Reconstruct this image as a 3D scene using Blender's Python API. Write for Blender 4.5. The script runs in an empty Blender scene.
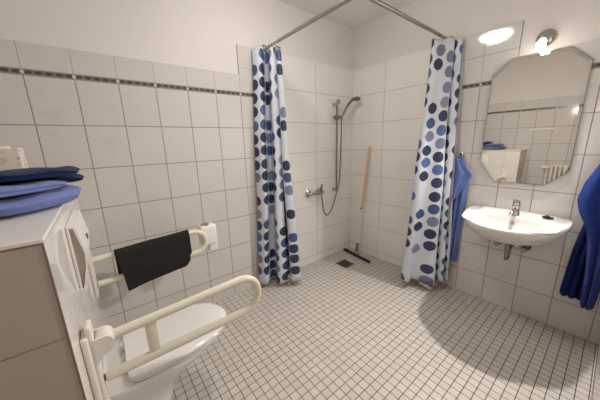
import bpy, bmesh, math, random
from mathutils import Vector, Matrix
random.seed(4)
sc = bpy.context.scene
COL = sc.collection
pi = math.pi

# ------------------------------------------------------------------ node helpers
class NT:
    def __init__(s, name, rough=.5, spec=.5, metal=0.0, coat=0.0):
        s.m = bpy.data.materials.new(name); s.m.use_nodes = True
        s.t = s.m.node_tree; s.n = s.t.nodes; s.l = s.t.links
        s.b = s.n['Principled BSDF']
        s.b.inputs['Roughness'].default_value = rough
        s.b.inputs['Metallic'].default_value = metal
        s.b.inputs['Specular IOR Level'].default_value = spec
        s.b.inputs['Coat Weight'].default_value = coat
        s.b.inputs['Coat Roughness'].default_value = .03
    def set(s, sock, v):
        if isinstance(v, bpy.types.NodeSocket): s.l.new(v, sock)
        else: sock.default_value = v
    def math(s, op, a, b=None, c=None, clamp=False):
        n = s.n.new('ShaderNodeMath'); n.operation = op; n.use_clamp = clamp
        s.set(n.inputs[0], a)
        if b is not None: s.set(n.inputs[1], b)
        if c is not None: s.set(n.inputs[2], c)
        return n.outputs[0]
    def maprange(s, v, a, b, c, d, smooth=True):
        n = s.n.new('ShaderNodeMapRange'); n.interpolation_type = 'SMOOTHSTEP' if smooth else 'LINEAR'
        s.set(n.inputs[0], v)
        for i, q in enumerate((a, b, c, d)): n.inputs[i+1].default_value = q
        return n.outputs[0]
    def mix(s, f, a, b):
        n = s.n.new('ShaderNodeMix'); n.data_type = 'RGBA'
        s.set(n.inputs[0], f)
        for i, q in ((6, a), (7, b)):
            if isinstance(q, tuple): n.inputs[i].default_value = (*q[:3], 1)
            else: s.l.new(q, n.inputs[i])
        return n.outputs[2]
    def obj(s):
        if not hasattr(s, '_o'):
            t = s.n.new('ShaderNodeTexCoord'); s._o = t.outputs['Object']; s._uv = t.outputs['UV']
        return s._o
    def sep(s, v):
        n = s.n.new('ShaderNodeSeparateXYZ'); s.l.new(v, n.inputs[0]); return n.outputs
    def comb(s, x=0., y=0., z=0.):
        n = s.n.new('ShaderNodeCombineXYZ')
        for i, q in enumerate((x, y, z)): s.set(n.inputs[i], q)
        return n.outputs[0]
    def noise(s, v, scale, detail=3, rough=.5):
        n = s.n.new('ShaderNodeTexNoise'); s.l.new(v, n.inputs['Vector'])
        n.inputs['Scale'].default_value = scale; n.inputs['Detail'].default_value = detail
        n.inputs['Roughness'].default_value = rough
        return n.outputs['Fac']
    def white(s, v):
        n = s.n.new('ShaderNodeTexWhiteNoise'); s.l.new(v, n.inputs['Vector']); return n.outputs['Value'], n.outputs['Color']
    def bump(s, h, dist, strength=1.0):
        n = s.n.new('ShaderNodeBump'); n.inputs['Distance'].default_value = dist; n.inputs['Strength'].default_value = strength
        s.l.new(h, n.inputs['Height']); s.l.new(n.outputs[0], s.b.inputs['Normal']); return n

def plain(name, col, rough=.5, metal=0.0, spec=.5, coat=0.0, var=0.0, vscale=8, bump=0.0, bscale=60, sheen=0.0, bdist=.002):
    k = NT(name, rough, spec, metal, coat)
    n = k.noise(k.obj(), vscale, 4)
    a = tuple(max(0, c*(1-var)) for c in col); b = tuple(min(1, c*(1+var)) for c in col)
    k.l.new(k.mix(n, a, b), k.b.inputs['Base Color'])
    if bump: k.bump(k.noise(k.obj(), bscale, 5, .6), bdist, bump)
    if sheen: k.b.inputs['Sheen Weight'].default_value = sheen; k.b.inputs['Sheen Roughness'].default_value = .5
    return k.m

def glow(name, col, strength):
    k = NT(name, .4)
    k.b.inputs['Base Color'].default_value = (*col, 1)
    k.b.inputs['Emission Color'].default_value = (*col, 1)
    k.b.inputs['Emission Strength'].default_value = strength
    return k.m

def tile_mat(name, axis, w, u0, h, z0, g, tcol, gcol, rough=.07, vein=.05, wave=.25, single=None):
    """glazed wall tiles; axis 0/1 = joints along x / y, rows of height h from z0"""
    k = NT(name, rough, .5)
    x = k.sep(k.obj()); u = x[axis]; z = x[2]
    fu = k.math('DIVIDE', k.math('SUBTRACT', u, u0), w)
    fz = k.math('DIVIDE', k.math('SUBTRACT', z, z0), h)
    def dist(f, s): return k.math('MULTIPLY', k.math('SUBTRACT', .5, k.math('ABSOLUTE', k.math('SUBTRACT', k.math('FRACT', f), .5))), s)
    d = k.math('MINIMUM', dist(fu, w), dist(fz, h))
    mask = k.maprange(d, g*.5-.0004, g*.5+.0009, 0, 1)
    cell = k.comb(k.math('FLOOR', fu), k.math('FLOOR', fz), 3.3)
    wv, wc = k.white(cell)
    shift = k.n.new('ShaderNodeVectorMath'); shift.operation = 'MULTIPLY_ADD'
    k.l.new(wc, shift.inputs[0]); shift.inputs[1].default_value = (5, 5, 5); k.l.new(k.obj(), shift.inputs[2])
    n = k.noise(shift.outputs[0], 9, 6, .62)
    veins = k.maprange(n, .52, .72, 0, 1)
    t1 = tuple(c*(1-vein) for c in tcol)
    base = k.mix(veins, tcol, t1)
    base = k.mix(k.math('MULTIPLY', wv, .12), base, tuple(c*.8 for c in tcol))
    k.l.new(k.mix(mask, gcol, base), k.b.inputs['Base Color'])
    k.l.new(k.maprange(mask, 0, 1, .8, rough), k.b.inputs['Roughness'])
    hgt = k.math('ADD', mask, k.math('MULTIPLY', k.noise(k.obj(), 7, 2), wave))
    k.bump(hgt, .0012, .8)
    return k.m

# ------------------------------------------------------------------ mesh helpers
def finish(name, bm, mat, parent=None, smooth=None, loc=None):
    bmesh.ops.recalc_face_normals(bm, faces=bm.faces[:])
    me = bpy.data.meshes.new(name); bm.to_mesh(me); bm.free()
    for m in (mat if isinstance(mat, (list, tuple)) else [mat]): me.materials.append(m)
    o = bpy.data.objects.new(name, me); COL.objects.link(o)
    if parent: o.parent = parent
    if loc: o.location = loc
    if smooth is not None:
        for p in me.polygons: p.use_smooth = True
        if smooth < 180: me.set_sharp_from_angle(angle=math.radians(smooth))
    return o

def box(bm, x0, x1, y0, y1, z0, z1, bev=0.0, seg=2, mi=0):
    r = bmesh.ops.create_cube(bm, size=1)
    vs = r['verts']
    for v in vs:
        v.co = Vector((x0+(v.co.x+.5)*(x1-x0), y0+(v.co.y+.5)*(y1-y0), z0+(v.co.z+.5)*(z1-z0)))
    fs = {f for v in vs for f in v.link_faces}
    for f in fs: f.material_index = mi
    if bev:
        es = list({e for v in vs for e in v.link_edges})
        bmesh.ops.bevel(bm, geom=es, offset=bev, segments=seg, affect='EDGES', profile=.5)
    return vs

def ring_loft(bm, rings, cap0=True, cap1=True, closed=True):
    R = [[bm.verts.new(p) for p in r] for r in rings]
    n = len(R[0])
    for a, b in zip(R, R[1:]):
        for i in range(n if closed else n-1):
            j = (i+1) % n
            bm.faces.new((a[i], a[j], b[j], b[i]))
    if cap0: bm.faces.new(R[0][::-1])
    if cap1: bm.faces.new(R[-1])
    return R

def smooth_path(pts, n=8):
    P = [Vector(p) for p in pts]; out = []
    for i in range(len(P)-1):
        a = P[max(i-1, 0)]; b = P[i]; c = P[i+1]; d = P[min(i+2, len(P)-1)]
        for k in range(n):
            t = k/n
            out.append(.5*((2*b)+(c-a)*t+(2*a-5*b+4*c-d)*t*t+(3*b-a-3*c+d)*t**3))
    out.append(P[-1]); return out

def tube(bm, pts, r, seg=14, caps=True):
    P = [Vector(p) for p in pts]
    rs = r if isinstance(r, (list, tuple)) else [r]*len(P)
    T = []
    for i in range(len(P)):
        t = (P[min(i+1, len(P)-1)]-P[max(i-1, 0)]).normalized(); T.append(t)
    up = Vector((0, 0, 1)) if abs(T[0].z) < .9 else Vector((1, 0, 0))
    n = (up-T[0]*up.dot(T[0])).normalized()
    rings = []
    for i, p in enumerate(P):
        n = (n-T[i]*n.dot(T[i])).normalized(); b = T[i].cross(n)
        rings.append([p+(n*math.cos(a)+b*math.sin(a))*rs[i] for a in [2*pi*k/seg for k in range(seg)]])
    ring_loft(bm, rings, caps, caps)

def lathe(bm, prof, c=(0, 0, 0), axis='z', seg=32):
    """prof: (radius, height) pairs"""
    c = Vector(c); rings = []
    for r, h in prof:
        ring = []
        for k in range(seg):
            a = 2*pi*k/seg; u, v = r*math.cos(a), r*math.sin(a)
            p = {'z': (u, v, h), 'x': (h, u, v), 'y': (u, h, v)}[axis]
            ring.append(c+Vector(p))
        rings.append(ring)
    ring_loft(bm, rings)

def props(o, label=None, cat=None, group=None, kind=None):
    if label: o['label'] = label
    if cat: o['category'] = cat
    if group: o['group'] = group
    if kind: o['kind'] = kind
    return o

def thing(name, label, cat, loc=(0, 0, 0), group=None):
    o = bpy.data.objects.new(name, None); COL.objects.link(o); o.location = loc
    o.empty_display_size = .05
    return props(o, label, cat, group)

def under(o, parent):
    """parent an object built in room coordinates to an Empty that has a location"""
    o.parent = parent; o.matrix_parent_inverse = Matrix.Translation(-Vector(parent.location)); return o

def arc(cx, cz, r, a0, a1, n, y):
    return [(cx+r*math.cos(math.radians(a0+(a1-a0)*i/n)), y, cz+r*math.sin(math.radians(a0+(a1-a0)*i/n))) for i in range(n+1)]

# ------------------------------------------------------------------ materials
TILE = (.635, .607, .58); GROUT = (.29, .245, .20)
M = {}
M['plaster'] = plain('white_wall_paint', (.73, .70, .665), .85, spec=.2, var=.02, vscale=3, bump=.25, bscale=90)
M['ceil'] = plain('ceiling_paint', (.82, .80, .765), .9, spec=.2, var=.02, vscale=3, bump=.2, bscale=90)
Z1 = 1.463; W = .2026
M['tA'] = tile_mat('wall_tiles_x', 0, W, -1.380, .25, Z1, .0046, TILE, GROUT)
M['tB'] = tile_mat('wall_tiles_y', 1, W, -1.241, .25, Z1, .0046, TILE, GROUT)
M['tAu'] = tile_mat('cap_tiles_x', 0, W, -1.380, .183, 1.742, .0028, TILE, (.42, .37, .32))
M['tBu'] = tile_mat('cap_tiles_y', 1, W, -1.241, .183, 1.742, .0028, TILE, GROUT)
M['sA'] = tile_mat('shower_tiles_x', 0, .569, .004, .288, 1.808, .0028, (.83, .805, .765), (.38, .33, .28), rough=.045, vein=.02, wave=.12)
M['sB'] = tile_mat('shower_tiles_y', 1, .569, -.413, .288, 1.808, .0028, (.83, .805, .765), (.38, .33, .28), rough=.045, vein=.02, wave=.12)
M['ledge_x_shaded'] = tile_mat('shaded_ledge_tiles_x', 0, .30, -2.69, .262, .878, .0040, (.44, .385, .33), GROUT, wave=.05)  # shade on the ledge front is put into this darker tile colour
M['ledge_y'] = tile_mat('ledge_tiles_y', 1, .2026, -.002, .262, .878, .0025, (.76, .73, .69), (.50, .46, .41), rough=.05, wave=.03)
M['white_top'] = plain('ledge_top_white', (.80, .77, .73), .15, var=.03)
M['joint'] = plain('brown_joint', (.24, .17, .12), .8)

def border_mat(name, axis, u0):
    k = NT(name, .25)
    x = k.sep(k.obj()); u = x[axis]; z = x[2]
    f = k.math('FRACT', k.math('DIVIDE', k.math('SUBTRACT', u, u0), W))       # 0..1 across one tile
    zc = k.math('ABSOLUTE', k.math('SUBTRACT', z, 1.7275))
    o = k.math('FRACT', k.math('MULTIPLY', f, 5.0)); oc = k.math('ABSOLUTE', k.math('SUBTRACT', o, .5))
    # dark oval scrolls, five to a tile
    e = k.math('ADD', k.math('POWER', k.math('DIVIDE', oc, .42), 2), k.math('POWER', k.math('DIVIDE', zc, .0085), 2))
    scroll = k.maprange(e, .55, 1.1, 1, 0)
    inner = k.maprange(k.math('ABSOLUTE', k.math('SUBTRACT', e, .25)), .02, .14, 1, 0)
    nz = k.maprange(k.noise(k.obj(), 260, 4), .48, .6, 0, 1)
    base = k.mix(nz, (.24, .215, .185), (.11, .095, .085))
    c = k.mix(scroll, base, (.025, .024, .026))
    c = k.mix(k.math('MULTIPLY', inner, .45), c, (.36, .33, .29))
    c = k.mix(k.maprange(zc, .0095, .0115, 0, 1), c, (.30, .27, .24))
    # pale diamond at every joint
    fj = k.math('MULTIPLY', k.math('SUBTRACT', .5, k.math('ABSOLUTE', k.math('SUBTRACT', f, .5))), W)
    dia = k.maprange(k.math('ADD', fj, k.math('MULTIPLY', zc, .7)), .008, .011, 1, 0)
    c = k.mix(dia, c, (.62, .58, .52))
    k.l.new(c, k.b.inputs['Base Color'])
    return k.m
M['bA'] = border_mat('ornament_border_x', 0, -1.380)
M['bB'] = border_mat('ornament_border_y', 1, -1.241)

def floor_mat():
    g = .0481; k = NT('mosaic_floor', .33, .5)
    x = k.sep(k.obj())
    fx = k.math('DIVIDE', k.math('SUBTRACT', x[0], -6.6484*.25), g); fy = k.math('DIVIDE', k.math('SUBTRACT', x[1], -4.3121*.25), g)
    def dist(f): return k.math('MULTIPLY', k.math('SUBTRACT', .5, k.math('ABSOLUTE', k.math('SUBTRACT', k.math('FRACT', f), .5))), g)
    d = k.math('MINIMUM', dist(fx), dist(fy))
    mask = k.maprange(d, .0010, .0026, 0, 1)
    wv, wc = k.white(k.comb(k.math('FLOOR', fx), k.math('FLOOR', fy), 1.7))
    sp = k.maprange(k.noise(k.obj(), 520, 3, .7), .50, .68, 0, 1)
    c = k.mix(sp, (.60, .56, .50), (.45, .41, .36))
    c = k.mix(k.math('MULTIPLY', wv, .45), c, (.48, .44, .385))
    dirt = k.noise(k.obj(), 2.2, 3)
    gc = k.mix(k.maprange(dirt, .35, .65, 0, 1), (.050, .038, .029), (.11, .088, .068))
    k.l.new(k.mix(mask, gc, c), k.b.inputs['Base Color'])
    k.l.new(k.maprange(mask, 0, 1, .85, .34), k.b.inputs['Roughness'])
    k.bump(k.math('ADD', mask, k.math('MULTIPLY', k.noise(k.obj(), 9, 2), .3)), .0014, .8)
    return k.m
M['floor'] = floor_mat()

M['ceramic'] = plain('white_ceramic', (.78, .755, .73), .07, var=.01)
M['basin'] = plain('basin_ceramic', (.66, .64, .615), .09, var=.01)
M['lid'] = plain('white_duroplast', (.72, .70, .675), .16, var=.01)
M['plastic'] = plain('white_plastic', (.80, .77, .72), .28, var=.02)
M['ivory'] = plain('ivory_nylon', (.72, .68, .56), .30, var=.02)
M['ivory2'] = plain('ivory_plate', (.75, .71, .65), .3, var=.02)
M['chrome'] = plain('chrome', (.50, .48, .46), .12, metal=1.0, var=.04)
M['rodmetal'] = plain('brushed_rod_metal', (.38, .365, .345), .28, metal=1.0, var=.06)
M['dchrome'] = plain('worn_chrome', (.27, .25, .235), .26, metal=1.0, var=.1)
M['hose'] = plain('grey_metal_hose', (.17, .155, .14), .4, metal=.7, var=.1, bump=.6, bscale=350)
M['black'] = plain('black_rubber', (.012, .011, .012), .55, var=.1)
M['dark'] = plain('dark_gap', (.03, .025, .02), .8)
M['side_shade'] = plain('shaded_side_plastic', (.40, .34, .29), .45, var=.03)  # brown tone stands for shade on the flush housing's side
M['wood'] = plain('pale_wood', (.62, .47, .28), .5, var=.12, vscale=20)
M['handle'] = plain('cream_handle', (.72, .63, .48), .45, var=.05)
M['steel'] = plain('drain_steel', (.09, .08, .06), .4, metal=.7, var=.25, vscale=60)
M['blacktowel'] = plain('black_towel', (.024, .022, .022), .95, spec=.1, var=.2, vscale=60, bump=.7, bscale=420)
M['navy'] = plain('navy_towel', (.010, .019, .075), .95, spec=.1, var=.2, vscale=50, bump=.8, bscale=380, sheen=.1)
M['blue'] = plain('periwinkle_towel', (.15, .19, .42), .95, spec=.1, var=.12, vscale=40, bump=.8, bscale=380, sheen=.15)
M['blue2'] = plain('cornflower_towel', (.12, .18, .44), .95, spec=.1, var=.14, vscale=40, bump=.8, bscale=380, sheen=.15)
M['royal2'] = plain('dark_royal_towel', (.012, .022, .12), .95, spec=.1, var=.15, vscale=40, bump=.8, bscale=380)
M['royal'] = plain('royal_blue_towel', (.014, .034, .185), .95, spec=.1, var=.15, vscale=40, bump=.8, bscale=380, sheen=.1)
M['radiator'] = plain('radiator_enamel', (.78, .74, .66), .3, var=.02)
M['pack'] = NT('floral_paper', .5).m

def floral():
    k = NT('floral_paper_pack', .5)
    n = k.noise(k.obj(), 22, 4, .65)
    c = k.mix(k.maprange(n, .50, .60, 0, 1), (.68, .62, .54), (.56, .48, .39))
    n2 = k.noise(k.comb(k.sep(k.obj())[0], 4.0, k.sep(k.obj())[2]), 30, 3)
    c = k.mix(k.maprange(n2, .62, .70, 0, 1), c, (.25, .24, .24))
    k.l.new(c, k.b.inputs['Base Color']); return k.m
M['pack'] = floral()

def mirror_mat():
    k = NT('mirror_glass', .0, metal=1.0); k.b.inputs['Base Color'].default_value = (.80, .78, .73, 1); return k.m
M['mirror'] = mirror_mat()

def curtain_mat():
    k = NT('dotted_curtain_fabric', .42, .4)
    k.obj(); uv = k.sep(k._uv)
    base_c = None
    PX, PY, R = .103, .108, .0435
    col = None
    fu = k.math('DIVIDE', uv[0], PX)
    cu = k.math('FLOOR', fu)
    offs, _ = k.white(k.comb(cu, 7.7, 1.1))
    fv = k.math('ADD', k.math('DIVIDE', uv[1], PY), k.math('MULTIPLY', offs, 1.0))
    cv = k.math('FLOOR', fv)
    rnd, rc = k.white(k.comb(cu, cv, 2.2)); rr = k.sep(rc)
    dx = k.math('MULTIPLY', k.math('SUBTRACT', k.math('FRACT', fu), k.math('ADD', .5, k.math('MULTIPLY', k.math('SUBTRACT', rr[0], .5), .10))), PX)
    dy = k.math('MULTIPLY', k.math('SUBTRACT', k.math('FRACT', fv), k.math('ADD', .5, k.math('MULTIPLY', k.math('SUBTRACT', rr[1], .5), .12))), PY)
    d = k.math('SQRT', k.math('ADD', k.math('MULTIPLY', dx, dx), k.math('MULTIPLY', dy, dy)))
    inside = k.maprange(d, R-.001, R+.001, 1, 0)
    # colours picked from five blues
    ramp = k.n.new('ShaderNodeValToRGB'); ramp.color_ramp.interpolation = 'CONSTANT'
    k.l.new(rnd, ramp.inputs[0])
    stops = [(0, (.014, .018, .055)), (.34, (.036, .072, .20)), (.54, (.07, .125, .32)), (.68, (.25, .27, .36)), (.78, (.018, .024, .08)), (.88, (.17, .20, .30))]
    e = ramp.color_ramp.elements
    e[0].position, e[0].color = 0, (*stops[0][1], 1)
    e[1].position, e[1].color = stops[1][0], (*stops[1][1], 1)
    for p, c in stops[2:]:
        q = e.new(p); q.color = (*c, 1)
    # faint cross-hatched print inside the dots
    hatch = k.maprange(k.noise(k.comb(k.math('MULTIPLY', uv[0], 3.0), uv[1], 0.), 130, 2), .5, .62, 0, .35)
    dots = k.mix(hatch, ramp.outputs[0], (.20, .23, .33))
    present = k.maprange(rr[2], .17, .175, 0, 1)
    k.l.new(k.mix(k.math('MULTIPLY', inside, present), (.60, .635, .70), dots), k.b.inputs['Base Color'])
    k.b.inputs['Transmission Weight'].default_value = 0
    return k.m
M['curtain'] = curtain_mat()

# ------------------------------------------------------------------ room shell (x: along back wall, y: towards camera negative)
XL, YF, H = -3.0, -2.093, 2.5
T = .10
def struct(name, bm, mat, parent=None, label=None):
    o = finish(name, bm, mat, parent)
    o['kind'] = 'structure'
    if parent is None: o['category'] = name.split('_')[0]; o['label'] = label
    return o

bm = bmesh.new(); box(bm, XL-T, T, YF-T, T, -.12, 0)
struct('floor', bm, M['floor'], label='off-white square mosaic tile floor with dark joints')
bm = bmesh.new(); box(bm, XL-T, T, YF-T, T, H, H+.1)
struct('ceiling', bm, M['ceil'], label='plain off-white painted ceiling')
bm = bmesh.new(); box(bm, XL-T, T, 0.012, .012+T, 0, H)
wall_back = struct('wall_back', bm, M['plaster'], label='tiled wall behind the toilet and shower with white paint above')
bm = bmesh.new(); box(bm, .012, .012+T, YF-T, 0.012, 0, H)
wall_right = struct('wall_right', bm, M['plaster'], label='tiled wall carrying the washbasin and mirror, painted above')
bm = bmesh.new(); box(bm, XL-.012-T, XL-.012, YF-T, .012, 0, H)
wall_left = struct('wall_left', bm, M['plaster'], label='tiled wall with radiator, seen in the mirror')
bm = bmesh.new(); box(bm, XL-.012, .012, YF-.012-T, YF-.012, 0, H)
wall_front = struct('wall_front', bm, M['plaster'], label='tiled wall at the right edge beside the large towel')

def clad(name, bm, mats, parent): return struct(name, bm, mats, parent)
ZT, ZC, ZH = 1.713, 1.742, 1.871
ZTOP = 2.088
XS, YS = -1.133, -.980
# back wall: small tiles from the left wall to the shower, border strip, cap row, high field, shower field
bm = bmesh.new(); box(bm, XL, XS, 0, .012, 0, ZT, mi=0)
box(bm, XL, -1.380, 0, .012, ZC, ZH, mi=1); box(bm, -1.380, XS, 0, .012, ZC, ZTOP, mi=1)
clad('tile_field', bm, [M['tA'], M['tAu']], wall_back)
bm = bmesh.new(); box(bm, XL, XS, -.0015, .012, ZT, ZC)
clad('ornament_border', bm, M['bA'], wall_back)
bm = bmesh.new(); box(bm, XS, 0, -.004, .012, 0, ZTOP, mi=0)
clad('shower_tile_field', bm, [M['sA']], wall_back)
# right wall
YE = -1.4436
bm = bmesh.new(); box(bm, 0, .012, YF, YS, 0, ZT, mi=0)
box(bm, 0, .012, YE, YS, ZC, ZTOP, mi=1); box(bm, 0, .012, YF, YE, ZC, ZH, mi=1)
clad('tile_field', bm, [M['tB'], M['tBu']], wall_right)
bm = bmesh.new(); box(bm, -.0015, .012, YF, YS, ZT, ZC)
clad('ornament_border', bm, M['bB'], wall_right)
bm = bmesh.new(); box(bm, -.004, .012, YS, -.004, 0, ZTOP)
clad('shower_tile_field', bm, M['sB'], wall_right)
# left wall
bm = bmesh.new(); box(bm, XL-.012, XL, YF, 0, 0, ZT, mi=0); box(bm, XL-.012, XL, YF, 0, ZC, ZH, mi=1)
clad('tile_field', bm, [M['tB'], M['tBu']], wall_left)
bm = bmesh.new(); box(bm, XL-.012, XL+.0015, YF, 0, ZT, ZC)
clad('ornament_border', bm, M['bB'], wall_left)
# front wall
bm = bmesh.new(); box(bm, XL, 0, YF-.012, YF, 0, ZT, mi=0); box(bm, XL, 0, YF-.012, YF, ZC, ZH, mi=1)
clad('tile_field', bm, [M['tA'], M['tAu']], wall_front)
bm = bmesh.new(); box(bm, XL, 0, YF-.012, YF+.0015, ZT, ZC)
clad('ornament_border', bm, M['bA'], wall_front)

# boxed-in pipe ledge that carries the toilet
BX, BY, BZ = -2.49, -1.20, 1.14
bm = bmesh.new()
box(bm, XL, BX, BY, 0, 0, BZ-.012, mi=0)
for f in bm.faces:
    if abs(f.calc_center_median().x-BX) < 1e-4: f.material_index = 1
ledge = struct('wall_ledge', bm, [M['ledge_x_shaded'], M['ledge_y']], label='tiled box wall at the left carrying the toilet, towels on top')
bm = bmesh.new(); box(bm, XL, BX+.001, BY-.001, 0, BZ-.015, BZ-.011); clad('joint_line', bm, M['joint'], ledge)
bm = bmesh.new(); box(bm, XL, BX+.004, BY-.004, 0, BZ-.011, BZ, bev=.003); clad('ledge_top', bm, M['white_top'], ledge)
bm = bmesh.new(); box(bm, BX-.003, BX+.0015, BY-.0015, BY+.003, 0, BZ-.015); clad('corner_joint', bm, M['joint'], ledge)

# ------------------------------------------------------------------ floor drain
t = thing('floor_drain', 'square metal floor drain in front of the squeegee', 'drain', (-.395, -.27, 0))
bm = bmesh.new()
for a in ((-.075, .075, -.075, -.062), (-.075, .075, .062, .075), (-.075, -.062, -.062, .062), (.062, .075, -.062, .062)):
    box(bm, a[0], a[1], a[2], a[3], .0002, .004)
finish('drain_frame', bm, M['dchrome'], t)
bm = bmesh.new(); box(bm, -.062, .062, -.062, .062, .0001, .0015)
finish('drain_sump', bm, M['dark'], t)
bm = bmesh.new()
for i in range(6):
    x = -.05+.02*i
    box(bm, x-.0065, x+.0065, -.058, .058, .0015, .0032)
box(bm, -.058, .058, -.006, .006, .0016, .0036); lathe(bm, [(.012, .003), (.012, .005), (.006, .006)], seg=20)
finish('drain_grate', bm, M['steel'], t)

# ------------------------------------------------------------------ toilet
def d_outline(x0, x1, hw, n=40, sq=.42):
    """D shape: straight back at x0, rounded front at x1"""
    pts = []; L = x1-x0; xs = x0+L*sq
    m = n-8
    for i in range(m+1):
        a = -pi/2+pi*i/m
        pts.append((xs+(x1-xs)*math.cos(a)**.92 if math.cos(a) > 1e-6 else xs, hw*math.sin(a)))
    pts += [(x0+L*sq*.6, hw*.985), (x0+L*sq*.25, hw*.96), (x0+.01, hw*.93), (x0, hw*.86), (x0, -hw*.86), (x0+.01, -hw*.93), (x0+L*sq*.25, -hw*.96), (x0+L*sq*.6, -hw*.985)]
    return pts
t = thing('toilet', 'white wall-hung toilet with closed lid between the ivory grab rails', 'toilet', (BX, -.745, 0))
bm = bmesh.new()
prof = [(.18, .075, 0), (.215, .09, 0), (.235, .10, 0), (.245, .105, 0), (.26, .112, 0), (.30, .126, 0), (.365, .145, 0), (.455, .166, 0), (.508, .179, 0), (.524, .183, 0), (.519, .179, 0)]
prof = [(a, b, z) for a, b, z in prof]
rings = []
zs = [.065, .075, .10, .15, .20, .25, .30, .345, .375, .395, .402]
for (l, hw, _), z in zip(prof, zs): rings.append([(x, y, z) for x, y in d_outline(.001, l, hw)])
ring_loft(bm, rings)
finish('toilet_bowl', bm, M['ceramic'], t, smooth=50)
bm = bmesh.new()
ring_loft(bm, [[(x, y, z) for x, y in d_outline(.095, l, hw)] for l, hw, z in ((.530, .179, .4035), (.538, .184, .408), (.538, .184, .416), (.534, .181, .419))])
finish('toilet_seat', bm, M['lid'], t, smooth=40)
bm = bmesh.new()
ring_loft(bm, [[(x, y, z) for x, y in d_outline(.085, l, hw)] for l, hw, z in ((.531, .180, .4225), (.545, .189, .426), (.545, .189, .436), (.538, .184, .442), (.505, .165, .4455), (.41, .10, .447))])
finish('toilet_lid', bm, M['lid'], t, smooth=40)
for s in (-1, 1):
    bm = bmesh.new(); tube(bm, [(.078, s*.075-.02, .425), (.078, s*.075+.02, .425)], .011); box(bm, .066, .09, s*.075-.012, s*.075+.012, .401, .424)
    finish('lid_hinge', bm, M['lid'], t, smooth=40)
for s in (-1, 1):
    bm = bmesh.new(); lathe(bm, [(.010, 0), (.010, .003), (.006, .005)] if s > 0 else [(.006, -.005), (.010, -.003), (.010, 0)], (.10, s*.143, .27), 'y', 16)
    finish('fixing_cap', bm, M['dchrome'], t, smooth=40)

# ------------------------------------------------------------------ white fold-out flush housing over the toilet
t = thing('flush_housing', 'large white flush housing with shade painted on its side on the ledge above the toilet', 'flush plate', (BX, -.665, .945))
Y0, Y1 = -.165, .165
bm = bmesh.new(); box(bm, .0005, .009, Y0, Y1, -.115, .125, bev=.003)
finish('mounting_plate', bm, M['plastic'], t, smooth=40)
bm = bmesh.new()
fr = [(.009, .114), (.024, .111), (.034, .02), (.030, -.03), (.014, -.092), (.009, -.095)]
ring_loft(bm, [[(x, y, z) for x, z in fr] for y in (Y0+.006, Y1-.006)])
finish('side_body', bm, M['side_shade'], t)
bm = bmesh.new()
fr2 = [(.009, .124), (.026, .120), (.041, .02), (.037, -.03), (.018, -.112), (.010, -.114)]
inner = [(x-.006 if i not in (0,) else x, z-(.006 if i < 2 else .001)) for i, (x, z) in enumerate(fr2)][::-1]
inner = [(max(x, .0085), z) for x, z in inner]
ring_loft(bm, [[(x, y, z) for x, z in fr2+inner] for y in (Y0, Y1)])
finish('front_cover', bm, M['plastic'], t)
bm = bmesh.new(); lathe(bm, [(.013, 0), (.013, .004), (.009, .005)], (.039, .02, .03), 'x', 20)
finish('push_button', bm, M['dchrome'], t, smooth=40)

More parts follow.
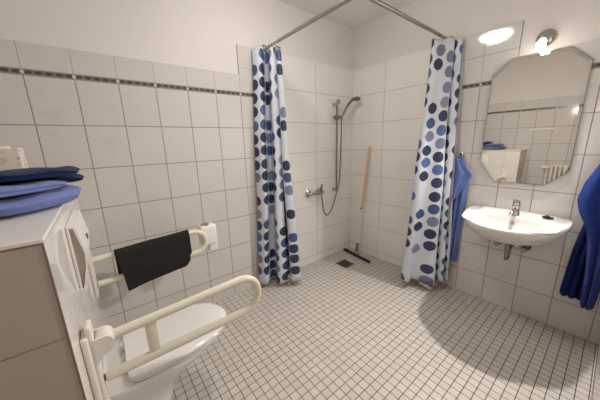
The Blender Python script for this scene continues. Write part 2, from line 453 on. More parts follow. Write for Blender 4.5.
# ------------------------------------------------------------------ folding grab rails
def grab_rail(y, label, z_up0, z_up1, z_lo0, z_lo1, xe, strut_x, big=True):
    t = thing('folding_grab_rail', label, 'grab rail', (BX, y, .5))
    def fin(n, bm, m, **k): return under(finish(n, bm, m, **k), t)
    if big:
        bm = bmesh.new(); box(bm, BX+.0005, BX+.018, y-.042, y+.038, .36, .785, bev=.006, seg=3)
        fin('wall_plate', bm, M['ivory2'], smooth=40)
        bm = bmesh.new(); box(bm, BX+.014, BX+.030, y-.030, y+.026, .40, .812, bev=.006, seg=3)
        fin('plate_cover', bm, M['ivory2'], smooth=40)
        for s in (-1, 1):
            bm = bmesh.new()
            pr = [(BX+.026, z_up0+.024)]+[(BX+.052+.026*math.cos(a), z_up0-.004+.029*math.sin(a)) for a in [math.radians(80-16*i) for i in range(11)]]+[(BX+.026, z_up0-.060)]
            yy = y+s*.028
            ring_loft(bm, [[(x, yy+d, z) for x, z in pr] for d in (-.0035, .0035)])
            fin('bracket', bm, M['ivory2'], smooth=35)
        bm = bmesh.new(); lathe(bm, [(.022, -.0245), (.025, -.021), (.025, .021), (.022, .0245)], (BX+.054, y, z_up0+.003), 'y', 28)
        fin('pivot_barrel', bm, M['ivory2'], smooth=40)
    else:
        bm = bmesh.new()
        pr = [(BX+.0005, .54), (BX+.010, .54), (BX+.016, .57), (BX+.020, .78), (BX+.014, .84), (BX+.006, .885), (BX+.0005, .89)]
        ring_loft(bm, [[(x, y+d, z) for x, z in pr] for d in (-.022, .022)])
        bmesh.ops.bevel(bm, geom=bm.edges[:], offset=.003, segments=2, affect='EDGES')
        fin('wall_plate', bm, M['ivory2'], smooth=40)
    R = .5*(z_up1-z_lo1); zc = .5*(z_up1+z_lo1); xc = xe-R
    n = 12
    loop = [(xc+R*math.sin(math.radians(180*i/n)), y, zc+R*math.cos(math.radians(180*i/n))) for i in range(n+1)]
    xb_ = .070 if big else .020
    up = [(BX+xb_+(xc-BX-xb_)*i/5, y, z_up0+(z_up1-z_up0)*i/5) for i in range(5)]
    xl_ = .036 if big else .022
    lo = [(xc+(BX+xl_-xc)*i/5, y, z_lo1+(z_lo0-z_lo1)*i/5) for i in range(1, 6)]
    bm = bmesh.new(); tube(bm, up+loop+lo, .0165, 18)
    fin('rail_tube', bm, M['ivory'], smooth=50)
    bm = bmesh.new(); f = (strut_x-BX)/(xc-BX)
    box(bm, strut_x-.018, strut_x+.018, y-.006, y+.006, z_lo0+(z_lo1-z_lo0)*f+.010, z_up0+(z_up1-z_up0)*f-.010, bev=.004)
    fin('strut', bm, M['ivory'], smooth=50)
    if big:
        bm = bmesh.new(); lathe(bm, [(.0105, -.003), (.0105, .002)], (BX+.0345, y, z_lo0), 'x', 18)
        fin('end_plug', bm, M['dark'], smooth=40)
    return t
grab_rail(-1.05, 'ivory folding grab rail in front of the toilet, nearest the camera', .742, .764, .602, .604, -1.885, -2.31)
rear = grab_rail(-.335, 'ivory folding grab rail beside the tiled wall, black towel over it', .755, .783, .614, .640, -1.880, -2.31, big=False)
bm = bmesh.new(); box(bm, -1.905, -1.792, -.318, -.245, .655, .800, bev=.018, seg=4)
box(bm, -1.855, -1.790, -.310, -.255, .605, .70, bev=.012, seg=3)
under(finish('roll_holder_housing', bm, M['plastic'], smooth=50), rear)
bm = bmesh.new(); lathe(bm, [(.028, 0), (.028, .005), (.020, .008), (.020, .009), (.014, .013)], (-1.860, -.283, .799), 'z', 28)
under(finish('chrome_button', bm, M['chrome'], smooth=40), rear)

# ------------------------------------------------------------------ cloth helpers
def sheet(rows, thick):
    """rows: grid of points -> closed thin solid"""
    bm = bmesh.new()
    nr, nc = len(rows), len(rows[0])
    P = [[Vector(p) for p in r] for r in rows]
    def nrm(i, j):
        a = P[min(i+1, nr-1)][j]-P[max(i-1, 0)][j]; b = P[i][min(j+1, nc-1)]-P[i][max(j-1, 0)]
        n = a.cross(b); return n.normalized() if n.length > 1e-9 else Vector((0, 1, 0))
    A = [[None]*nc for _ in P]; B = [[None]*nc for _ in P]
    for i in range(nr):
        for j in range(nc):
            n = nrm(i, j)*thick*.5
            A[i][j] = bm.verts.new(P[i][j]+n); B[i][j] = bm.verts.new(P[i][j]-n)
    for i in range(nr-1):
        for j in range(nc-1):
            bm.faces.new((A[i][j], A[i][j+1], A[i+1][j+1], A[i+1][j])); bm.faces.new((B[i][j], B[i+1][j], B[i+1][j+1], B[i][j+1]))
    for i in range(nr-1):
        bm.faces.new((A[i][0], A[i+1][0], B[i+1][0], B[i][0])); bm.faces.new((A[i][-1], B[i][-1], B[i+1][-1], A[i+1][-1]))
    for j in range(nc-1):
        bm.faces.new((A[0][j], B[0][j], B[0][j+1], A[0][j+1])); bm.faces.new((A[-1][j], A[-1][j+1], B[-1][j+1], B[-1][j]))
    return bm

# black towel draped over the upper tube of the rear rail
yb = -.335
rows = []
xs0, xs1 = -2.375, -1.985
nx = 34
def towel_prof(u):
    """path across the towel: back hem, over the tube, front hem; u 0..1 along the rail"""
    ztop = .7585+.0225*u+.0190
    zf = .535+.02*math.sin(u*2.2)+.028*u+(.035*((u-.90)/.10)**2 if u > .90 else 0)
    pts = [(yb+.030, .62+.03*u), (yb+.028, .70), (yb+.026, ztop-.03), (yb+.017, ztop-.004), (yb, ztop+.002), (yb-.017, ztop-.004), (yb-.026, ztop-.03), (yb-.029, .70), (yb-.031, .66), (yb-.033, .62), (yb-.030, zf)]
    return smooth_path([(0, a, b) for a, b in pts], 4)
for i in range(nx+1):
    u = i/nx
    pr_ = towel_prof(u); x = xs0+(xs1-xs0)*u
    row = []
    for k, p in enumerate(pr_):
        f = k/(len(pr_)-1)
        dx = .035*max(0, f-.5)*2*(1-u)*1.0 if False else (.030*max(0, f-.55)/.45*(1-u) - .030*max(0, f-.55)/.45*u*(1 if f > .8 else 0)*.6)
        row.append((x+dx, p.y-.003*math.sin(u*9+f*3), p.z))
    rows.append(row)
o = finish('black_towel', sheet(rows, .011), M['blacktowel'], smooth=60)
props(o, 'black hand towel draped over the grab rail by the tiled wall', 'towel')

# ------------------------------------------------------------------ folded towels on the ledge
def folded(name, x0, x1, y0, y1, z0, z1, mat, label, group=None, corner=.0, droop=.010, seed=1, puff=.0, crease=2):
    """one soft folded towel lying along x, its rounded fold at the +x end over the ledge edge"""
    rnd = random.Random(seed); p1, p2, p3 = [rnd.random()*6 for _ in range(3)]
    bm = bmesh.new(); r = (z1-z0)/2; zc = (z0+z1)/2
    xs = [x0+(x1-.05-x0)*i/26 for i in range(27)]+[x1-.05+.05*math.sin(pi/2*i/10) for i in range(1, 11)]
    rings = []
    for x in xs:
        q = max(0, (x-(x1-.05))/.05); end = max(.10, math.sqrt(max(0, 1-q*q)))
        f = max(0, (x-(x1-.17))/.17)
        ya = y0+corner*f**1.6+.012*math.sin(x*11+p1); yb2 = y1-.02*q*q
        m = 40; ring = []
        for j in range(m):
            a = 2*pi*j/m
            cy = math.copysign(abs(math.cos(a))**.45, math.cos(a)); sz = math.copysign(abs(math.sin(a))**.75, math.sin(a))
            y = (ya+yb2)/2+(yb2-ya)/2*cy
            over = max(0, x-(BX+.004))
            zz = zc+r*sz*end
            if sz > 0:
                zz += (puff*math.sin((y-y0)*14+p2)*math.sin(x*10+p3)+.003*math.sin(x*37+y*22+p1))*sz*end
            if crease:
                cr_ = abs(sz) < .55 and (math.cos(a) < 0 or q > 0)
                if cr_: y += .006*math.cos(crease*pi*sz/.55)*(1 if math.cos(a) < 0 else 0)
            zz -= droop*(over/.08)**1.4 if over > 0 else 0
            ring.append((x, y, zz))
        rings.append(ring)
    ring_loft(bm, rings)
    o = finish(name, bm, mat, smooth=180)
    return props(o, label, 'towel', group)
G = 'folded towels on the ledge'
folded('folded_towel', -2.93, -2.440, -.935, -.50, 1.1405, 1.190, M['blue'], 'lowest light blue folded towel of the pile on the ledge', G, corner=.20, seed=2, droop=.004, puff=.003)
folded('folded_towel', -2.95, -2.468, -.915, -.64, 1.1975, 1.225, M['blue'], 'second light blue folded towel, between the lowest one and the navy ones', G, corner=.14, seed=5, puff=.004, crease=1)
folded('folded_towel', -2.92, -2.425, -.630, -.42, 1.1975, 1.227, M['navy'], 'lower of the two navy folded towels on the pile', G, corner=.05, seed=8, droop=.006, crease=1)
folded('folded_towel', -2.90, -2.432, -.78, -.46, 1.2325, 1.264, M['navy'], 'topmost navy folded towel of the pile on the ledge', G, corner=.10, seed=11, droop=.006, puff=.005, crease=1)

t = thing('floral_paper_pack', 'beige floral paper pack standing on the ledge behind the towels', 'packet', (-2.72, -.30, BZ))
bm = bmesh.new(); box(bm, -.10, .095, -.05, .05, 0.0005, .205, bev=.006, seg=3)
finish('pack_body', bm, M['pack'], t, smooth=40)
bm = bmesh.new(); box(bm, -.06, .06, -.028, .028, .200, .2125, bev=.005, seg=2)
finish('pack_flap', bm, M['plastic'], t, smooth=40)

# ------------------------------------------------------------------ curtain rod and curtains
ZR = 2.10; RX = -1.133; RY = -.99
t = thing('shower_curtain_rod', 'L-shaped metal shower curtain rod between the two tiled walls', 'curtain rod', (RX, RY, ZR))
bm = bmesh.new()
rc = .04
path = [(RX, -.006, ZR), (RX, -.3, ZR), (RX, -.6, ZR), (RX, RY+rc, ZR)]
path += [(RX+rc-rc*math.cos(a), RY+rc-rc*math.sin(a), ZR) for a in [pi/2*i/8 for i in range(1, 9)]]
path += [(-.7, RY, ZR), (-.35, RY, ZR), (-.006, RY, ZR)]
tube(bm, path, .0125, 16)
under(finish('rod_tube', bm, M['rodmetal'], smooth=50), t)
bm = bmesh.new(); lathe(bm, [(.016, -.030), (.018, -.026), (.020, -.012), (.030, -.006), (.030, -.0045)], (RX, 0, ZR), 'y', 24)
under(finish('wall_flange', bm, M['rodmetal'], smooth=40), t)
bm = bmesh.new(); lathe(bm, [(.016, -.030), (.018, -.026), (.020, -.012), (.030, -.006), (.030, -.0045)], (0, RY, ZR), 'x', 24)
under(finish('wall_flange', bm, M['rodmetal'], smooth=40), t)
bm = bmesh.new(); lathe(bm, [(.028, H-.008), (.028, H-.0005)], (RX, RY, 0), 'z', 20)
tube(bm, [(RX+.03, RY+.03, ZR+.011), (RX+.012, RY+.012, 2.3), (RX, RY, H-.006)], .006, 10)
under(finish('ceiling_stay', bm, M['rodmetal'], smooth=50), t)

def curtain(name, label, top, bot, z0, z1, rod_axis, seed):
    """top/bot: plan polylines with the same number of points"""
    A = smooth_path([(x, y, 0) for x, y in top], 7); B = smooth_path([(x, y, 0) for x, y in bot], 7)
    nz = 48; n = len(A)
    mid = [(a+b)*.5 for a, b in zip(A, B)]
    arcl = [0]
    for i in range(1, n): arcl.append(arcl[-1]+(mid[i]-mid[i-1]).length)
    rnd = random.Random(seed); ph = rnd.random()*6
    bm = bmesh.new(); uvl = bm.loops.layers.uv.new('UVMap')
    V = []
    for k in range(nz+1):
        s = k/nz; z = z1+(z0-z1)*s; row = []
        e = s**1.15
        for i in range(n):
            p = A[i].lerp(B[i], e); q = i/(n-1)
            w = .006*math.sin(s*9+q*7+ph)*s*(1-s)*3
            hem = .010*math.sin(q*23+ph)*(s**8)
            scal = -.010*abs(math.sin(q*pi*6.0))*((1-s)**14)
            row.append(bm.verts.new((min(p.x+w*.7, -.010), min(p.y-w, -.012), z+hem+scal)))
        V.append(row)
    for k in range(nz):
        for i in range(n-1):
            f = bm.faces.new((V[k][i], V[k][i+1], V[k+1][i+1], V[k+1][i]))
            for lp, (kk, ii) in zip(f.loops, ((k, i), (k, i+1), (k+1, i+1), (k+1, i))):
                lp[uvl].uv = (arcl[ii]+seed*1.3, (kk/nz)*(z1-z0)+seed*.37)
    t = thing(name, label, 'shower curtain', (A[0].x, A[0].y, z0), 'dotted shower curtains')
    o = finish('curtain_fabric', bm, M['curtain'], smooth=180)
    md = o.modifiers.new('thickness', 'SOLIDIFY'); md.thickness = .0014; md.offset = 0
    under(o, t)
    for i in range(5):
        q = A[int((i+.5)/5*(n-1))]
        c = (RX, max(-.215, min(-.035, q.y-.0)) if True else 0, ZR-.004) if rod_axis == 'y' else (max(-.22, min(-.035, q.x)), RY, ZR-.004)
        if rod_axis == 'y': c = (RX, -.04-.04*i, ZR-.006)
        else: c = (-.04-.037*i, RY, ZR-.006)
        bm = bmesh.new()
        R = .021
        if rod_axis == 'y': pts = [(c[0]+R*math.cos(a), c[1], c[2]+R*math.sin(a)) for a in [2*pi*j/20 for j in range(21)]]
        else: pts = [(c[0], c[1]+R*math.cos(a), c[2]+R*math.sin(a)) for a in [2*pi*j/20 for j in range(21)]]
        tube(bm, pts, .0022, 8, caps=False)
        under(finish('curtain_ring', bm, M['plastic'], smooth=60), t)
    return t
curtain('shower_curtain', 'blue dotted shower curtain gathered beside the grab rail wall, on the left',
        [(-1.20, -.015), (-1.265, -.028), (-1.215, -.085), (-1.135, -.015), (-1.125, -.050), (-1.160, -.125), (-1.095, -.125), (-1.060, -.035), (-1.075, -.075), (-1.125, -.155), (-1.095, -.180), (-1.065, -.130)],
        [(-1.26, -.015), (-1.350, -.030), (-1.315, -.125), (-1.225, -.060), (-1.180, -.075), (-1.220, -.185), (-1.140, -.215), (-1.075, -.115), (-1.055, -.140), (-1.120, -.250), (-1.050, -.290), (-.975, -.215)],
        .055, 2.078, 'y', 1)
curtain('shower_curtain', 'blue dotted shower curtain gathered next to the washbasin, on the right',
        [(-.04, -.925), (-.13, -.925), (-.215, -.950), (-.205, -.985), (-.160, -1.015), (-.105, -1.060), (-.070, -1.045), (-.075, -.975), (-.045, -.965), (-.065, -1.060), (-.042, -1.100), (-.020, -1.055), (-.014, -.99), (-.012, -1.06), (-.014, -1.105)],
        [(-.05, -.90), (-.20, -.870), (-.345, -.905), (-.350, -.975), (-.275, -.985), (-.260, -1.110), (-.200, -1.140), (-.165, -1.020), (-.115, -1.000), (-.150, -1.130), (-.135, -1.185), (-.090, -1.095), (-.050, -1.04), (-.090, -1.14), (-.092, -1.205)],
        .085, 2.078, 'x', 2)

# ------------------------------------------------------------------ shower set
sx = -.312; sy = -.052; wy = -.004
t = thing('shower_riser_rail', 'slim chrome shower rail with hand shower in the tiled corner', 'shower', (sx, wy, .8))
def fin(n, bm, m, **k): return under(finish(n, bm, m, **k), t)
bm = bmesh.new(); tube(bm, [(sx, sy, .79), (sx, sy, 1.2), (sx, sy, 1.725)], .0095, 14); fin('riser_tube', bm, M['dchrome'], smooth=50)
bm = bmesh.new(); lathe(bm, [(.012, -.034), (.024, -.030), (.026, -.018), (.020, -.008), (.010, .0)], (sx-.002, sy, 1.735), 'y', 24); fin('top_knob', bm, M['chrome'], smooth=40)
for z in (.80, 1.715):
    bm = bmesh.new(); tube(bm, [(sx, wy-.0005, z), (sx, -.03, z), (sx, sy-.016, z)], [.022, .014, .017], 18); fin('wall_bracket', bm, M['chrome'], smooth=50)
bm = bmesh.new(); box(bm, sx-.020, sx+.020, sy-.022, sy+.018, 1.555, 1.605, bev=.008, seg=3)
tube(bm, [(sx+.01, sy-.01, 1.585), (sx+.045, sy-.028, 1.583)], .016, 14); lathe(bm, [(.014, -.040), (.018, -.036), (.018, -.018)], (sx-.002, sy, 1.58), 'x', 16)
fin('slider', bm, M['dchrome'], smooth=50)
hp = smooth_path([(sx+.043, sy-.026, 1.545), (sx+.052, sy-.032, 1.60), (sx+.10, sy-.045, 1.68), (sx+.155, sy-.06, 1.748), (sx+.195, sy-.07, 1.775)], 5)
bm = bmesh.new(); tube(bm, hp, [.011+.004*math.sin(i/len(hp)*2) for i in range(len(hp))], 14); fin('hand_shower_handle', bm, M['dchrome'], smooth=50)
bm = bmesh.new()
lathe(bm, [(.012, .026), (.034, .016), (.043, .004), (.043, -.006), (.036, -.010)], (0, 0, 0), 'z', 28)
bmesh.ops.rotate(bm, verts=bm.verts[:], cent=(0, 0, 0), matrix=Matrix.Rotation(math.radians(-16), 3, 'Y') @ Matrix.Rotation(math.radians(14), 3, 'X'))
bmesh.ops.translate(bm, verts=bm.verts[:], vec=(sx+.222, sy-.078, 1.768))
fin('shower_head', bm, M['hose'], smooth=40)
bm = bmesh.new()
hose = smooth_path([(sx+.043, sy-.026, 1.55), (sx+.038, sy-.03, 1.40), (sx+.028, sy-.03, 1.10), (sx+.015, sy-.03, .90), (sx-.02, sy-.03, .80), (sx-.075, sy-.03, .66), (sx-.125, sy-.03, .575), (sx-.175, sy-.03, .545), (sx-.215, sy-.028, .58), (sx-.235, sy-.025, .66), (sx-.240, sy-.015, .765)], 7)
tube(bm, hose, .0068, 10); fin('shower_hose', bm, M['hose'], smooth=50)

t = thing('shower_mixer', 'chrome shower mixer tap with lever, low on the tiled shower wall', 'tap', (-.62, wy, .81))
for x in (-.695, -.545):
    bm = bmesh.new(); lathe(bm, [(.012, -.045), (.022, -.040), (.024, -.016), (.036, -.010), (.036, -.0005)], (x, wy, .81), 'y', 24); under(finish('wall_rosette', bm, M['chrome'], smooth=40), t)
bm = bmesh.new(); tube(bm, [(-.715, -.060, .81), (-.705, -.060, .81), (-.66, -.060, .812), (-.60, -.060, .812), (-.535, -.060, .81), (-.520, -.060, .81)], [.014, .019, .016, .021, .022, .014], 18)
tube(bm, [(-.552, -.058, .80), (-.552, -.066, .762)], .012, 12); under(finish('mixer_body', bm, M['chrome'], smooth=50), t)
bm = bmesh.new(); tube(bm, [(-.575, -.066, .812), (-.572, -.080, .850), (-.566, -.088, .900)], [.016, .012, .009], 14); under(finish('lever', bm, M['dchrome'], smooth=50), t)

# ------------------------------------------------------------------ floor squeegee leaning on the right shower wall
t = thing('floor_squeegee', 'floor squeegee with black rubber blade and pale wooden handle in the corner', 'squeegee', (-.16, -.235, 0))
def fin(n, bm, m, **k): return under(finish(n, bm, m, **k), t)
b0 = Vector((-.135, -.030, .018)); b1 = Vector((-.185, -.440, .018)); bc = (b0+b1)/2
bm = bmesh.new(); tube(bm, [b0, b1], .016, 12); fin('blade_holder', bm, M['black'], smooth=50)
bm = bmesh.new()
d = (b1-b0).normalized(); n = Vector((-d.y, d.x, 0))*.004
ring_loft(bm, [[p+n*s+Vector((0, 0, z)) for s, z in ((-1, -.012), (1, -.012), (1, -.0178), (-1, -.0178))] for p in (b0, b1)])
fin('rubber_blade', bm, M['black'])
top = Vector((-.0205, -.268, 1.275)); foot = bc+Vector((.004, 0, .055))
bm = bmesh.new(); tube(bm, [bc+Vector((0, -.035, .005)), bc+Vector((0, -.02, .045)), foot+Vector((.002, 0, .02))], .006, 8); tube(bm, [bc+Vector((0, .035, .005)), bc+Vector((0, .02, .045)), foot+Vector((.002, 0, .02))], .006, 8)
tube(bm, [foot, foot.lerp(top, .08)], .0165, 14); fin('handle_socket', bm, M['dchrome'], smooth=50)
bm = bmesh.new(); tube(bm, [foot.lerp(top, .05), foot.lerp(top, .44)], .0135, 14); fin('lower_handle', bm, M['handle'], smooth=50)
bm = bmesh.new(); tube(bm, [foot.lerp(top, .43), foot.lerp(top, .7), top-Vector((0, 0, .012)), top], [.0125, .0125, .0125, .007], 14); fin('upper_handle', bm, M['wood'], smooth=50)
bm = bmesh.new(); lathe(bm, [(.009, -.022), (.011, -.014), (.011, .0)], foot.lerp(top, .425), 'x', 12); fin('clamp_screw', bm, M['black'], smooth=50)

# ------------------------------------------------------------------ washbasin
yc = -1.587
def basin_out(s, z, n=56, xo=.13, a=.402, b=.286, lift=0.0):
    pts = []
    for i in range(n):
        th = 2*pi*i/n; c, q = math.cos(th), math.sin(th)
        y = yc+b*s*math.copysign(abs(c)**.95, c)
        if q >= 0: x = -(xo+a*s*q)
        else: x = -(xo-(xo-.001)*min(1, abs(q)**.38*1.02))
        zz = z+lift*max(0, 1-(-x)/.30)
        pts.append((x, y, zz))
    return pts
def basin_in(s, z, n=56):
    pts = []
    for i in range(n):
        th = 2*pi*i/n; c, q = math.cos(th), math.sin(th)
        pts.append((-.318-.176*s*q, yc+.246*s*math.copysign(abs(c)**.9, c), z))
    return pts
t = thing('washbasin', 'white rounded washbasin mounted under the mirror', 'sink', (0, yc, .8))
def fin(n, bm, m, **k): return under(finish(n, bm, m, **k), t)
bm = bmesh.new()
rings = [basin_out(.24, .640), basin_out(.44, .643), basin_out(.64, .658), basin_out(.80, .687), basin_out(.91, .720), basin_out(.972, .750), basin_out(.996, .770, lift=.008), basin_out(1.0, .780, lift=.011), basin_out(.992, .787, lift=.012), basin_out(.975, .790, lift=.012),
         basin_in(1.03, .7905), basin_in(1.0, .786), basin_in(.96, .765), basin_in(.88, .730), basin_in(.70, .704), basin_in(.40, .693), basin_in(.10, .690)]
ring_loft(bm, rings)
fin('basin_bowl', bm, M['basin'], smooth=70)
bm = bmesh.new(); lathe(bm, [(.013, -.003), (.013, .003), (.008, .004)], (-.160, yc-.004, .745), 'x', 20); fin('overflow_ring', bm, M['dchrome'], smooth=40)
bm = bmesh.new(); lathe(bm, [(.030, .688), (.030, .6935), (.018, .695), (.016, .6925)], (-.335, yc, 0), 'z', 24); fin('waste_plug', bm, M['chrome'], smooth=40)

t = thing('basin_tap', 'chrome single-lever tap on the back of the washbasin', 'tap', (-.10, yc, .80))
def fin(n, bm, m, **k): return under(finish(n, bm, m, **k), t)
zb = .7995
bm = bmesh.new(); lathe(bm, [(.027, zb), (.027, zb+.006), (.022, zb+.014), (.021, zb+.055), (.023, zb+.062), (.020, zb+.072)], (-.105, yc, 0), 'z', 28)
fin('tap_body', bm, M['chrome'], smooth=40)
bm = bmesh.new(); tube(bm, smooth_path([(-.115, yc, zb+.030), (-.16, yc, zb+.036), (-.205, yc, zb+.026), (-.222, yc, zb+.008)], 5), .0115, 14); fin('spout', bm, M['chrome'], smooth=50)
bm = bmesh.new(); lathe(bm, [(.020, zb+.072), (.022, zb+.080), (.019, zb+.096), (.008, zb+.100)], (-.105, yc, 0), 'z', 24)
tube(bm, smooth_path([(-.11, yc, zb+.092), (-.15, yc, zb+.108), (-.195, yc, zb+.118)], 4), [.009, .0085, .008, .0075, .007, .0065, .006, .0055, .005], 10); fin('tap_lever', bm, M['chrome'], smooth=50)

t = thing('soap_dish', 'small flat black dish lying on the right rim of the washbasin', 'soap dish', (-.090, yc-.168, .8005))
bm = bmesh.new()
lathe(bm, [(.018, 0), (.030, .004), (.032, .011), (.029, .011), (.024, .006), (.010, .005)], (0, 0, 0), 'z', 24)
bmesh.ops.scale(bm, vec=(.62, .95, .9), verts=bm.verts[:])
finish('dish_body', bm, M['black'], t, smooth=50)
bm = bmesh.new(); lathe(bm, [(.008, .005), (.013, .009), (.012, .016), (.006, .019)], (.0, .004, 0), 'z', 20)
finish('soap_bar', bm, M['dark'], t, smooth=50)

t = thing('basin_waste_trap', 'chrome bottle trap and waste pipe under the washbasin', 'drain trap', (-.2, yc, .5))
def fin(n, bm, m, **k): return under(finish(n, bm, m, **k), t)
bm = bmesh.new(); tube(bm, [(-.15, yc, .637), (-.15, yc, .54)], .016, 14); fin('tail_pipe', bm, M['dchrome'], smooth=50)
bm = bmesh.new(); tube(bm, smooth_path([(-.15, yc, .555), (-.15, yc, .485), (-.135, yc, .462), (-.10, yc, .462), (-.085, yc, .485), (-.083, yc, .52), (-.06, yc, .545), (-.006, yc, .545)], 5), .012, 14); fin('trap_bend', bm, M['dchrome'], smooth=50)
bm = bmesh.new(); lathe(bm, [(.016, -.012), (.034, -.007), (.034, -.0005)], (0, yc, .545), 'x', 24); fin('wall_rosette', bm, M['chrome'], smooth=40)
for s, lab in ((1, 'chrome angle valve under the washbasin, left of the trap'), (-1, 'chrome angle valve under the washbasin, right of the trap')):
    y = yc+s*.078
    t = thing('angle_valve', lab, 'valve', (0, y, .545), 'angle valves under the washbasin')
    bm = bmesh.new(); lathe(bm, [(.012, -.02), (.028, -.006), (.028, -.0005)], (0, y, .545), 'x', 20); under(finish('valve_rosette', bm, M['dchrome'], smooth=40), t)
    bm = bmesh.new(); tube(bm, [(-.01, y, .545), (-.06, y, .545)], .011, 12); lathe(bm, [(.012, 0), (.014, .008), (.012, .03)], (-.05, y, .545), 'z', 14); under(finish('valve_body', bm, M['dchrome'], smooth=50), t)
    bm = bmesh.new(); lathe(bm, [(.016, -.094), (.020, -.088), (.020, -.070), (.010, -.060)], (0, y, .545), 'x', 12); under(finish('valve_knob', bm, M['dchrome'], smooth=20), t)
    bm = bmesh.new(); tube(bm, smooth_path([(-.05, y, .572), (-.055, y-s*.01, .60), (-.065, y-s*.03, .635)], 4), .005, 8); under(finish('supply_hose', bm, M['hose'], smooth=50), t)

# ------------------------------------------------------------------ mirror
t = thing('wall_mirror', 'large frameless mirror with cut corners hanging above the washbasin', 'mirror', (0, -1.56, 1.44))
my0, my1, mz0, mz1 = -1.798, -1.318, 1.008, 1.858
pc = [(my0+.10, mz0), (my1-.10, mz0), (my1, mz0+.14), (my1, mz1-.095), (my1-.10, mz1), (my0+.10, mz1), (my0, mz1-.095), (my0, mz0+.10)]
cy_, cz_ = (my0+my1)/2, (mz0+mz1)/2
def inset(pts, d):
    n = len(pts); out = []
    for i in range(n):
        p0 = Vector(pts[i-1]); p1 = Vector(pts[i]); p2 = Vector(pts[(i+1) % n])
        e1 = (p1-p0).normalized(); e2 = (p2-p1).normalized()
        n1 = Vector((-e1.y, e1.x)); n2 = Vector((-e2.y, e2.x)); c = Vector((cy_, cz_))-p1
        if n1.dot(c) < 0: n1 = -n1
        if n2.dot(c) < 0: n2 = -n2
        b = (n1+n2).normalized(); out.append(tuple(p1+b*d/max(.3, b.dot(n1))))
    return out
TILT = math.radians(-1.3)
def mx(y, x): return x
bm = bmesh.new()
xo, xi = -.0125, -.0132
o_ = [(xo, y, z) for y, z in pc]; i_ = [(xi, y, z) for y, z in inset(pc, .016)]
ring_loft(bm, [[(-.0118, y, z) for y, z in pc], o_, i_])
under(finish('mirror_glass', bm, M['mirror']), t)
bm = bmesh.new(); ring_loft(bm, [[(x, y, z) for y, z in inset(pc, -.0025)] for x in (-.0022, -.0118)])
under(finish('mirror_backing', bm, M['dchrome']), t)
for o_ in t.children:   # the mirror hangs slightly askew
    o_.matrix_parent_inverse = Matrix.Identity(4)
    for v in o_.data.vertices:
        v.co.x += math.tan(TILT)*(v.co.y-my0); v.co -= Vector(t.location)

# ------------------------------------------------------------------ lamps
LX, LY, LZ = -.105, -1.572, 1.886
t = thing('wall_spotlight', 'lit bare bulb in a small chrome fitting above the mirror', 'wall lamp', (.012, LY, 1.93))
def fin(n, bm, m, **k): return under(finish(n, bm, m, **k), t)
bm = bmesh.new(); lathe(bm, [(.022, -.034), (.040, -.026), (.050, -.010), (.052, -.0005)], (.012, LY, 1.945), 'x', 32); fin('lamp_base', bm, M['chrome'], smooth=40)
bm = bmesh.new(); tube(bm, smooth_path([(-.015, LY, 1.943), (-.045, LY, 1.936), (-.070, LY, 1.916)], 4), .010, 12)
tube(bm, [(-.058, LY, 1.926), (-.085, LY, 1.907)], .020, 18); fin('lamp_holder', bm, M['chrome'], smooth=50)
bm = bmesh.new(); bmesh.ops.create_uvsphere(bm, u_segments=24, v_segments=14, radius=.024); bmesh.ops.translate(bm, verts=bm.verts[:], vec=(LX, LY, LZ))
fin('bulb', bm, glow('bulb_glow', (1.0, .93, .86), 34), smooth=180)

# the reflector bulb throws a wide beam down into the room
sl = bpy.data.lights.new('reflector_beam', 'SPOT'); sl.energy = 128; sl.color = (1.0, .945, .895); sl.spot_size = math.radians(142); sl.spot_blend = 1.0; sl.shadow_soft_size = .022
so = bpy.data.objects.new('reflector_beam', sl); COL.objects.link(so); so.location = (LX-.030, LY, LZ-.034)
so.rotation_euler = Vector((-1.1, -.10, -1)).to_track_quat('-Z', 'Y').to_euler()
under(so, t)
CX, CY = -1.42, -.88
t = thing('ceiling_lamp', 'round opal ceiling lamp in the middle of the ceiling', 'ceiling lamp', (CX, CY, H))
bm = bmesh.new(); lathe(bm, [(.152, -.030), (.157, -.024), (.157, -.0005)], (0, 0, 0), 'z', 40); finish('lamp_base', bm, M['plastic'], t, smooth=40)
bm = bmesh.new(); lathe(bm, [(.02, -.098), (.07, -.092), (.11, -.074), (.138, -.050), (.146, -.0305)], (0, 0, 0), 'z', 40); finish('lamp_shade', bm, glow('opal_glow', (1.0, .95, .905), 60), t, smooth=60)

# ------------------------------------------------------------------ towels on the right wall
def hook(x, y, z, label):
    t = thing('towel_hook', label, 'hook', (x, y, z), 'towel hooks on the washbasin wall')
    bm = bmesh.new(); lathe(bm, [(.012, -.010), (.020, -.006), (.020, -.0005)], (x, y, z), 'x', 20); under(finish('hook_plate', bm, M['chrome'], smooth=40), t)
    for s in (-1, 1):
        bm = bmesh.new(); tube(bm, smooth_path([(x-.008, y, z), (x-.032, y+s*.012, z-.012), (x-.048, y+s*.022, z+.008), (x-.046, y+s*.024, z+.024)], 4), [.005]*12+[.007], 10); under(finish('hook_prong', bm, M['chrome'], smooth=50), t)
hook(-.0005, -1.172, 1.195, 'chrome double hook holding the light blue towel beside the curtain')

